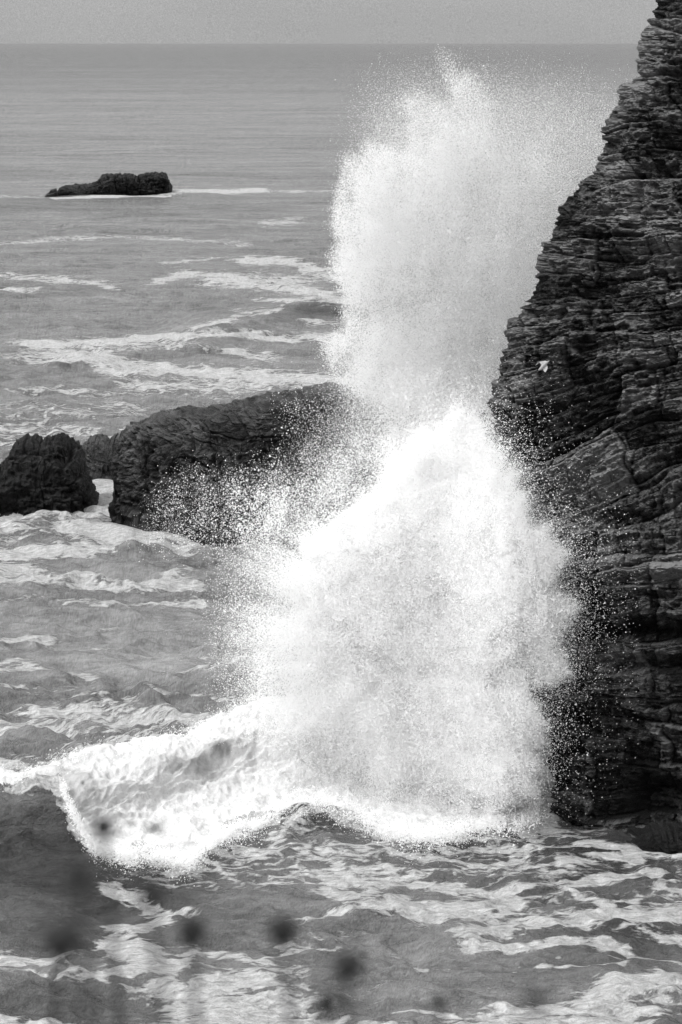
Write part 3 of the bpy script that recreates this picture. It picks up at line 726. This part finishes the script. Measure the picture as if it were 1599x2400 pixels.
# --- tall upper plume of mist
PLUME = [(1015, 105), (1050, 120), (1085, 190), (1110, 250), (1150, 300), (1180, 340), (1230, 310), (1262, 380), (1280, 470), (1262, 600), (1220, 720), (1160, 800), (1140, 930), (1000, 960), (860, 935), (800, 900),
         (740, 820), (738, 790), (775, 770), (770, 715), (795, 690), (775, 640), (765, 575), (780, 520), (775, 440), (772, 370), (800, 358), (840, 380), (835, 330), (870, 322), (925, 345), (940, 300), (928, 210), (965, 200), (1000, 250), (1045, 240), (1030, 170)]
m1 = mask(PLUME, 10, 60, 110, seed=2.); m2 = mask(PLUME, 26, 90, 150, seed=5.); m3 = mask(PLUME, 40, 60, 200, seed=8.)
right = sstep(1050, 1290, AX - (AY - 500) * .0)
upfade = 1 - sstep(420, 120, AY) * .45
n_a = fbm(AX / 150, AY / 210, 1.5, 5); n_b = fbm(AX / 42 + AY / 260, AY / 110 - AX / 400, 7.5, 5)
tau = (m1 * (1 - right) + m2 * right) * (1.2 + 2.0 * n_a + 1.3 * n_b).clip(.25) * upfade * (1 - .5 * right)
core = ell(860, 420, 90, 110) * .6 + ell(1000, 420, 110, 110) * .5 + ell(830, 640, 60, 100) * .7 + ell(960, 620, 110, 120) * .35 + ell(900, 800, 120, 70) * .4 + ell(800, 400, 30, 40) * .5 + ell(770, 790, 40, 30) * .5 + ell(1060, 240, 30, 60) * .5 + ell(990, 860, 130, 50) * .45
hole = ell(1085, 450, 50, 90) * .45 + ell(930, 700, 70, 40) * .45 + ell(860, 710, 40, 40) * .4 + ell(1080, 780, 60, 40) * .3
tau = tau * (1 + core * .9) * (1 - hole)
veil = (.42 * m3 + .62 * mask([(900, 80), (1250, 150), (1480, 300), (1350, 450), (1230, 700), (1120, 960), (900, 1000), (790, 950), (800, 600), (840, 400)], 60)) * sstep(100, 330, AY) * sstep(760, 900, AX)
tau *= sstep(60, 180, AY) * (1 - sstep(900, 1040, AY) * .7)
low_m = mask([(660, 930), (760, 870), (900, 880), (1135, 890), (1150, 1000), (1100, 1080), (860, 1090), (720, 1040)], 30, 60, 90, seed=3.)
tau2 = low_m * (.8 + 1.2 * n_b).clip(.1)
dep = 92 + 3 * n_a + 0 * AX
plume = [drops(tau * (.78 + .42 * sstep(300, 620, AY)), .84, dep, 2.6, clumps=.3, seed=1.1), drops(tau * .06, 1.25, dep - 1, 2.0, clumps=.6, seed=2.1),
         drops(veil, .62, dep + 1, 3., clumps=.25, seed=1.7),
           drops(tau2 * (.16 + 2.7 * sstep(830, 980, AX)), 1.2, 90., 2.5, clumps=.8, seed=3.1)]
spray_object('spray_mist', np.concatenate(plume), M_MIST, ('tall soft plume of white mist rising above the burst beside the cliff', 'sea spray'))

# --- the dense lower burst
BURST = [(670, 1250), (715, 1232), (755, 1195), (785, 1155), (820, 1115), (858, 1078), (900, 1040), (938, 1003), (978, 972), (1040, 950), (1110, 965), (1140, 1000), (1165, 1020), (1195, 1070), (1215, 1120), (1230, 1190), (1270, 1240), (1290, 1290), (1300, 1350),
         (1320, 1400), (1310, 1440), (1330, 1500), (1325, 1545), (1290, 1575), (1215, 1590), (1235, 1640), (1255, 1700), (1262, 1780), (1270, 1880), (1180, 1895), (1000, 1890), (860, 1800), (790, 1600), (700, 1540), (640, 1470), (620, 1380), (630, 1300)]
ox, oy = 960 * K, 1480 * K
th_ = np.arctan2(AY - oy, AX - ox); rr = np.hypot(AX - ox, AY - oy)
jet = fbm(np.cos(th_) * 6, np.sin(th_) * 6, rr / 900, 4) + .5 * fbm(np.cos(th_) * 22, np.sin(th_) * 22, rr / 500, 3)


def jet_mask(pts, grow, amp, soft, seed=0.):
    pts = np.array(pts, float) * K
    sc_ = 1 / (1 + (grow + amp * jet) / np.maximum(rr, 150))
    wx = 14 * fbm(AX / 40, AY / 40, seed, 3); wy = 14 * fbm(AX / 40, AY / 40, seed + 9, 3)
    return blur(poly_mask(pts, ox + (AX - ox) * sc_ + wx, oy + (AY - oy) * sc_ + wy), soft / STEP)


b1 = jet_mask(BURST, -24, 110, 9, 1.); b2 = jet_mask(BURST, 2, 170, 11, 2.); b3 = jet_mask(BURST, 30, 260, 24, 3.)
b2 = b2 * (1 - sstep(1290, 1390, AX)); b3 = b3 * (1 - sstep(1260, 1370, AX))
leftsoft = 1 - sstep(520 * K, 800 * K, AX - (AY - 1300) * .1) * 1.0
dens = (1.7 + 1.6 * n_a + 1.0 * n_b).clip(.35)
greyhole = ell(1190, 1545, 90, 34) * .85 + ell(1140, 1570, 40, 20) * .7 + ell(1170, 1700, 70, 110) * .5 + ell(700, 1520, 120, 50) * .75 + ell(640, 1420, 90, 90) * .55 + ell(560, 1320, 80, 80) * .5 + ell(1215, 1480, 80, 60) * .3 + ell(900, 1590, 60, 25) * .4
tb = b1 * dens * 2.0 * (1 - greyhole.clip(0, .93)) * (1 - .78 * leftsoft)
tb *= 1 - sstep(1640, 1800, AY) * (1 - sstep(1040, 1180, AX)) * .9
tb = tb + .35 * blur(b1, 22) * (1 - .5 * leftsoft)
drift = mask([(500, 1310), (600, 1262), (760, 1220), (860, 1300), (860, 1560), (760, 1640), (640, 1620), (520, 1560), (470, 1440)], 62, 60, 160, seed=17.) * (1.5 + 1.1 * n_a + .5 * n_b).clip(.2) * sstep(430 * K, 740 * K, AX) * (.95 + 1.1 * jet).clip(.3, 3)
drift = drift + .85 * mask([(560, 1545), (760, 1500), (1000, 1560), (1150, 1600), (1150, 1850), (900, 1800), (700, 1680)], 50, 60, 120, seed=19.) * (1 + 1.2 * n_b).clip(.1)
halo = (blur(b1, 9) * .9 + blur(b1, 4) * .4) * (1 - .6 * (1 - sstep(640, 820, AX)) * (1 - sstep(1180, 1300, AY)))
edge_only = (b2 - b1).clip(0) + .25 * b1
edge_only = edge_only * (1 - .55 * sstep(1130, 1230, AX) - .30 * sstep(1150, 1250, AX) * sstep(1130, 1300, AY))
far_edge = (b3 - b2).clip(0)
topw = sstep(1750, 1400, AY) * sstep(620, 760, AX)
dep_b = 81.5 - .0045 * (AY - 1000) + 1.4 * n_a + 1.6 * sstep(1100, 1340, AX) * 0
dep_b = np.where(AX > 1120, np.minimum(dep_b, 76.5 - (AX - 1120) * .004), dep_b)
dep_b = blur(dep_b, 12)
# solid heart of the burst: a closed billowing body of froth inside the cloud of drops
cm = blur(mask([(700, 1300), (760, 1210), (840, 1130), (930, 1130), (1010, 1105), (1090, 1100), (1135, 1130), (1170, 1180), (1215, 1230), (1240, 1320), (1262, 1400), (1255, 1450), (1180, 1475), (1120, 1540), (1130, 1610), (1180, 1680), (1200, 1780), (1210, 1850),
               (1150, 1870), (1040, 1860), (960, 1780), (930, 1640), (860, 1540), (780, 1500), (700, 1440)], 4, 70, 90, seed=21.), 10)
ci = (cm - .45) / .55
prof = np.sqrt(np.clip(ci, 0, 1))
xw_, yw_, zw_ = at_depth(AX, AY, 80. + 0 * AX)
bil = fbm(xw_ * .7, zw_ * .7, 4., 5, ridged=True) * .55 + fbm(xw_ * 2.4, zw_ * 2.4, 8., 4) * .2
C_V, C_F = [], []
inside = ci > 0
cf = grid_faces(*AX.shape); cf = cf[inside.ravel()[cf].any(1)]
for sgn in (-1, 1):
    dd = dep_b + sgn * (1.5 * prof + .6 * bil * prof)
    x, y, z = at_depth(AX, AY, dd)
    C_F.append((cf if sgn < 0 else cf[:, ::-1]) + sum(map(len, C_V))); C_V.append(np.stack([x, y, np.maximum(z, -.5)], -1).reshape(-1, 3))
C_F = np.concatenate(C_F); C_T = np.concatenate([C_F[:, [0, 1, 2]], C_F[:, [0, 2, 3]]])
C_V = np.concatenate(C_V); used = np.unique(C_T); rm = np.zeros(len(C_V), np.int32); rm[used] = np.arange(len(used))
core = (C_V[used], rm[C_T])
vis = 1 - .62 * sstep(.1, .6, ci)
burst = [drops(drift * 1.7, .95, dep_b, 1.6, clumps=.2, seed=3.7), drops(halo * (1 - .7 * sstep(.1, .5, ci)), .95, dep_b, 1.4, clumps=.4, seed=3.9), drops(tb * 1.0 * vis, 1.2, dep_b - 1.1 * prof, 1.0, clumps=.25, seed=4.1), drops((tb * .5 + b1 * .12) * vis, 1.1, dep_b - 1.5 * prof - .3, 1.0, clumps=.5, seed=5.1),
         drops(edge_only * topw * .95, 1.45, dep_b - .5, 1.0, clumps=1.2, seed=6.1), drops(edge_only * topw * .10, 2.0, dep_b - .5, 1.0, clumps=1.1, seed=7.1),
         drops(far_edge * topw * .11 * (1 - .96 * sstep(1090, 1200, AX)), 1.7, dep_b, 1.2, clumps=1.2, seed=8.1), drops(far_edge * topw * .02 * (1 - .99 * sstep(1090, 1200, AX)), 2.7, dep_b, 1.2, clumps=1.2, seed=9.1)]
# spatter thrown out across the long rock
sp1 = mask([(330, 1235), (370, 1120), (520, 1080), (700, 1060), (900, 960), (1010, 960), (900, 1100), (740, 1200), (640, 1245)], 24, 60, 90, seed=12.)
sp2 = mask([(490, 1232), (560, 1130), (700, 1110), (820, 1060), (960, 960), (1130, 930), (1200, 1010), (1000, 1100), (760, 1180), (640, 1245)], 22, 70, 70, seed=14.)
haze = mask([(600, 1200), (660, 1000), (800, 900), (1000, 900), (1000, 1040), (820, 1130), (720, 1230)], 40, 60, 90, seed=23.) * sstep(560 * K, 900 * K, AX)
burst += [drops(haze * .5 + sp1 * .10, .7, 88., 2., clumps=.6, seed=13.3), drops(sp1 * (.22 + .6 * n_b).clip(.02), 1.3, 86., 2., clumps=1.6, seed=10.1), drops(sp2 * (.36 + .9 * n_b).clip(.02), 1.6, 85., 2., clumps=1.6, seed=11.1), drops(sp2 * (.08 + .3 * n_b).clip(0), 2.4, 85., 2., clumps=1.6, seed=12.1)]
spray_object('spray_burst', np.concatenate(burst), M_SPRAY, ('dense white burst of spray and flying drops thrown up against the cliff', 'sea spray'), core)

# --- fringe of drops on the breaking wave, placed over the whitewater surface
def wave_fringe(n, seed, lo, hi, size, edge_line, up):
    rg = np.random.default_rng(seed)
    X = rg.uniform(lo, hi, n)
    y_ = line(edge_line, X)
    Y = y_ - 7 + rg.normal(0, 1, n) * 11 + np.abs(rg.normal(0, 1, n)) * up
    h = swell(X, Y) + rg.gamma(1.5, .1, n) + .15
    x, y, z = at_height(X, Y, h)
    r = size / F * y * np.exp(rg.normal(0, .45, n))
    k = (fbm(x * 1.6, y * 1.2, z, 3) > -.12 + .25 * rg.normal(0, 1, n)) & (rg.random(n) < 1 - sstep(1130, 1290, X))
    return np.stack([x, y, z, r], -1)[k]


fr = [wave_fringe(60000, 1, 140, 1290, 1.5, WW_BOT, 5), wave_fringe(30000, 2, 150, 1290, 1.2, WW_BOT, 20), wave_fringe(9000, 3, 0, 700, 1.2, WW_TOP, 8), wave_fringe(3000, 4, 150, 700, 2.2, WW_BOT, 3)]
spray_object('wave_spray', np.concatenate(fr), M_SPRAY, ('fringe of white drops and froth along the front edge of the breaking wave', 'sea spray'))


# ------------------------------------------------------------------ white seabird beating up past the cliff
BD = 74.6


def bp(X, Y, d=0.0):
    return np.array([float(v) for v in at_depth(X, Y, BD + d)])


borg = bp(1274, 856)
bird = bpy.data.objects.new('seabird', None); COL.objects.link(bird); bird.location = borg; bird.empty_display_size = .2
tag(bird, 'small white seabird with raised wings flying close to the dark cliff face', 'bird')
ax_ = [bp(1262, 868), bp(1265, 866), bp(1269, 862), bp(1274, 857), bp(1279, 852), bp(1284, 848), bp(1288, 845)]
rad = [.012, .035, .045, .062, .055, .03, .008]
V, Fc = [], []
for i, (p_, r_) in enumerate(zip(ax_, rad)):
    t = ax_[min(i + 1, 6)] - ax_[max(i - 1, 0)]; t /= np.linalg.norm(t); a_ = np.cross(t, [0, 1, 0]); a_ /= np.linalg.norm(a_); b2_ = np.cross(t, a_)
    for k in range(12):
        V.append(p_ - borg + r_ * (math.cos(k * math.pi / 6) * a_ + math.sin(k * math.pi / 6) * b2_))
M_BIRD = plain_material('white_feathers', .36, .5, 30.)
mesh_from('body', np.array(V), grid_faces(7, 12, True).ravel(), 4, M_BIRD, parent=bird)


def wing(root_a, root_b, mid_a, mid_b, tip):
    P_ = []
    for u in np.linspace(0, 1, 9):
        q = lambda a, m, c: (1 - u) ** 2 * a + 2 * u * (1 - u) * m + u * u * c
        le, te = q(root_a, mid_a, tip), q(root_b, mid_b, tip)
        for v in np.linspace(0, 1, 5):
            P_.append(le + (te - le) * v + np.array([0, -.02 * math.sin(math.pi * v), 0]) - borg)
    P_ = np.array(P_); n_ = len(P_)
    f_ = grid_faces(9, 5)
    mesh_from('wing', np.concatenate([P_, P_ + [0, .012, 0]]), np.concatenate([f_, f_[:, ::-1] + n_]).ravel(), 4, M_BIRD, parent=bird)


wing(bp(1270, 860), bp(1279, 851), bp(1264, 838), bp(1288, 838), bp(1256, 856, .25))
wing(bp(1271, 862), bp(1280, 853), bp(1276, 874), bp(1288, 860), bp(1279, 872, -.3))

# ------------------------------------------------------------------ clifftop under the camera, with dry flower stalks close to the lens
gx, gy = np.meshgrid(np.linspace(-6, 6, 120), np.linspace(-6, 2.35, 90))
gz = H - 1.25 + .06 * fbm(gx, gy, 0., 4) - .35 * sstep(1.7, 2.35, gy)
gv = np.stack([gx, gy, gz], -1)
skirt = gv[-1:].copy(); rows_ = [gv]
for k in range(1, 40):
    s2 = gv[-1:].copy(); s2[..., 2] -= k * .65; s2[..., 1] += -.06 * k + .25 * fbm(s2[..., 0], s2[..., 2], 4., 3); rows_.append(s2)
gv = np.concatenate(rows_, 0)
top_ground = mesh_from('clifftop_ground', gv.reshape(-1, 3), grid_faces(gv.shape[0], gv.shape[1]).ravel(), 4, M_TURF)
tag(top_ground, kind='structure')


def tube(path, radii, ns=7):
    path = np.array(path, float); V = []
    for i, p_ in enumerate(path):
        t = path[min(i + 1, len(path) - 1)] - path[max(i - 1, 0)]; t /= np.linalg.norm(t)
        a = np.cross(t, [0.3, 1, .1]); a /= np.linalg.norm(a); b_ = np.cross(t, a)
        for k in range(ns):
            th = 2 * math.pi * k / ns
            V.append(p_ + radii[i] * (math.cos(th) * a + math.sin(th) * b_))
    return np.array(V), grid_faces(len(path), ns, True)


def seed_plant(px_, py_, dist, head_r, label, lean=.05, second=None, rg=np.random.default_rng(3)):
    hx, hy, hz = [float(v) for v in at_depth(px_, py_, dist)]
    bx, by = hx + lean, hy + .05
    bz = H - 1.25 - .02
    root = bpy.data.objects.new('wildflower', None); COL.objects.link(root); root.location = (bx, by, bz)
    root.empty_display_size = .05
    tag(root, label, 'wildflower', 'dry wildflower stalks blurred close to the lens')
    def local(p_): return np.array(p_) - np.array([bx, by, bz])
    t = np.linspace(0, 1, 18)
    pth = np.stack([bx + (hx - bx) * t ** 1.6, by + (hy - by) * t + .01 * np.sin(t * 6), bz + (hz - head_r * .8 - bz) * t], -1)
    V, Fc = tube(pth - [bx, by, bz], .0042 - .002 * t)
    mesh_from('stem', V, Fc.ravel(), 4, M_STEM, parent=root)
    heads = [((hx, hy, hz), head_r)]
    # a side branch with a smaller bud
    b0 = pth[10]; e = b0 + np.array([.03 if lean > 0 else -.03, .01, .075])
    V, Fc = tube(np.linspace(b0, e, 6) - [bx, by, bz], np.full(6, .0011)); mesh_from('side_stem', V, Fc.ravel(), 4, M_STEM, parent=root)
    heads.append((tuple(e), head_r * .45))
    for (cx_, cy_, cz_), r_ in heads:
        u = np.linspace(0, math.pi, 12); v = np.linspace(0, 2 * math.pi, 17)[:-1]
        U, W = np.meshgrid(u, v, indexing='ij')
        R = r_ * .85 * (1 + .08 * np.sin(9 * U) * np.sin(8 * W))
        B = np.stack([R * np.sin(U) * np.cos(W), R * np.sin(U) * np.sin(W), R * 1.15 * np.cos(U)], -1).reshape(-1, 3)
        hd = mesh_from('seed_head', B + local((cx_, cy_, cz_)), grid_faces(12, 16, True).ravel(), 4, M_HEAD, parent=root)
        # spiky bracts: thin 3-sided spikes
        n = 120; dr = rg.normal(size=(n, 3)); dr[:, 2] = np.abs(dr[:, 2]) * .9 - .35; dr /= np.linalg.norm(dr, axis=1)[:, None]
        Ln = r_ * rg.uniform(.95, 1.6, n)
        q1 = np.cross(dr, rg.normal(size=(n, 3))); q1 /= np.linalg.norm(q1, axis=1)[:, None]; q2 = np.cross(dr, q1)
        w = r_ * .07
        base_ = dr * r_ * .45
        vs = np.stack([base_ + q1 * w, base_ - .5 * q1 * w + .87 * q2 * w, base_ - .5 * q1 * w - .87 * q2 * w, dr * Ln[:, None]], 1)
        k4 = np.arange(n)[:, None] * 4
        fc = np.stack([k4 + [0, 1, 3], k4 + [1, 2, 3], k4 + [2, 0, 3]], 1).reshape(-1)
        br = mesh_from('bract', (vs + local((cx_, cy_, cz_))).reshape(-1, 3), fc, 3, M_HEAD, False, parent=hd)
    # two narrow leaves low on the stem
    for k, side in ((6, 1), (12, -1)):
        b0 = pth[k]
        tt = np.linspace(0, 1, 8)
        mid = b0 + np.stack([side * .06 * tt, .01 * tt, .035 * tt - .03 * tt ** 2], -1); wd = .004 * np.sin(np.pi * (tt * .9 + .08))
        L_ = np.stack([mid + [0, 0, 0] * 1, mid], 1); L_[:, 0, 1] += wd; L_[:, 1, 1] -= wd
        mesh_from('leaf', L_.reshape(-1, 3) - [bx, by, bz], grid_faces(8, 2).ravel(), 4, M_STEM, parent=root)
    return root


for i, (a, b_, d, r, lb, ln) in enumerate([
        (243, 1938, 1.55, .0085, 'blurred dry seed head against the white foam of the breaking wave, the highest one', .03),
        (143, 2205, 1.40, .0115, 'sharpest dark blurred seed head on the left against the dark water', -.04),
        (450, 2183, 1.45, .0105, 'blurred dark seed head beside the forked foam patch left of centre', .02),
        (662, 2182, 1.50, .0110, 'blurred grey seed head right of the forked foam patch, bottom centre', .04),
        (816, 2262, 1.38, .0105, 'large dark blurred seed head below the middle of the photo', .03),
        (765, 2352, 1.30, .0085, 'lowest blurred seed head near the bottom edge at the centre', -.03),
        (352, 2085, 1.15, .0080, 'faint blurred seed head in the dark trough under the wave front', .05),
        (186, 2052, 1.05, .0075, 'very faint blurred seed head on the dark face of the wave, left', .02),
        (1255, 2328, 1.05, .0050, 'faint blurred seed head alone at the lower right', -.05),
        (1030, 2352, 1.60, .0055, 'small faint seed head right of the lowest dark one', -.03)]):
    seed_plant(a, b_, d, r, lb, ln)

# ------------------------------------------------------------------ camera, light, world
sc = bpy.context.scene
cam_d = bpy.data.cameras.new('camera'); cam = bpy.data.objects.new('camera', cam_d); COL.objects.link(cam)
cam.location = (0, 0, H); cam.rotation_euler = (math.pi / 2 - PITCH, 0, 0)
cam_d.sensor_fit = 'VERTICAL'; cam_d.sensor_height = 36.0; cam_d.lens = 36.0 * F / 2400
cam_d.clip_start = .05; cam_d.clip_end = 3e6
cam_d.dof.use_dof = True; cam_d.dof.focus_distance = 85.0; cam_d.dof.aperture_fstop = 6.0
sc.camera = cam

az, el = math.atan2(-.62, -.28), math.radians(52)     # sun from the upper left, slightly behind the camera
sun_d = bpy.data.lights.new('sun', 'SUN'); sun = bpy.data.objects.new('sun', sun_d); COL.objects.link(sun)
sun_d.energy = 1.95; sun_d.angle = math.radians(12); sun_d.color = (1, 1, 1)
dvec = Vector((math.sin(az) * math.cos(el), math.cos(az) * math.cos(el), math.sin(el)))
sun.rotation_euler = dvec.to_track_quat('Z', 'Y').to_euler(); sun.location = (-60, -30, 120)

w = bpy.data.worlds.new('World'); sc.world = w; w.use_nodes = True
nt = w.node_tree; nt.nodes.clear(); b = NB(nt)
sky = b.n('ShaderNodeTexSky', sky_type='NISHITA'); sky.sun_disc = False
sky.sun_elevation = el; sky.sun_rotation = az; sky.dust_density = 4.0; sky.air_density = 1.0
bw = b.n('ShaderNodeRGBToBW'); b.l(sky.outputs[0], bw.inputs[0])
tc = b.n('ShaderNodeTexCoord').outputs['Generated']
sep = b.n('ShaderNodeSeparateXYZ'); b.l(tc, sep.inputs[0])
up = b.mapr(sep.outputs[2], 0.0, 0.6, 1.0, 1.9)            # overcast: brighter overhead
grain = b.noise(tc, 2400.0, 2, .8)
base = b.math('MULTIPLY', b.math('ADD', b.math('MULTIPLY', bw.outputs[0], .35), 3.85), up)
base = b.math('MULTIPLY', base, b.mapr(b.noise(b.scalev(tc, (1, 1, 5)), 7.0, 4, .55), .3, .7, .95, 1.05))
val = b.math('MULTIPLY', base, b.mapr(grain, .25, .75, .74, 1.26))
bg = b.n('ShaderNodeBackground'); b.l(b.grey(val), bg.inputs[0]); bg.inputs[1].default_value = .1
wo = b.n('ShaderNodeOutputWorld'); b.l(bg.outputs[0], wo.inputs[0])

sc.view_settings.view_transform = 'Standard'; sc.view_settings.look = 'None'; sc.view_settings.exposure = 0; sc.view_settings.gamma = 1
sc.cycles.use_denoising = True
sc.cycles.use_adaptive_sampling = True; sc.cycles.adaptive_threshold = .04; sc.cycles.adaptive_min_samples = 16   # keeps a film-like grain
sc.cycles.max_bounces = 12; sc.cycles.diffuse_bounces = 8; sc.cycles.transmission_bounces = 4; sc.cycles.glossy_bounces = 2
sc.render.film_transparent = False
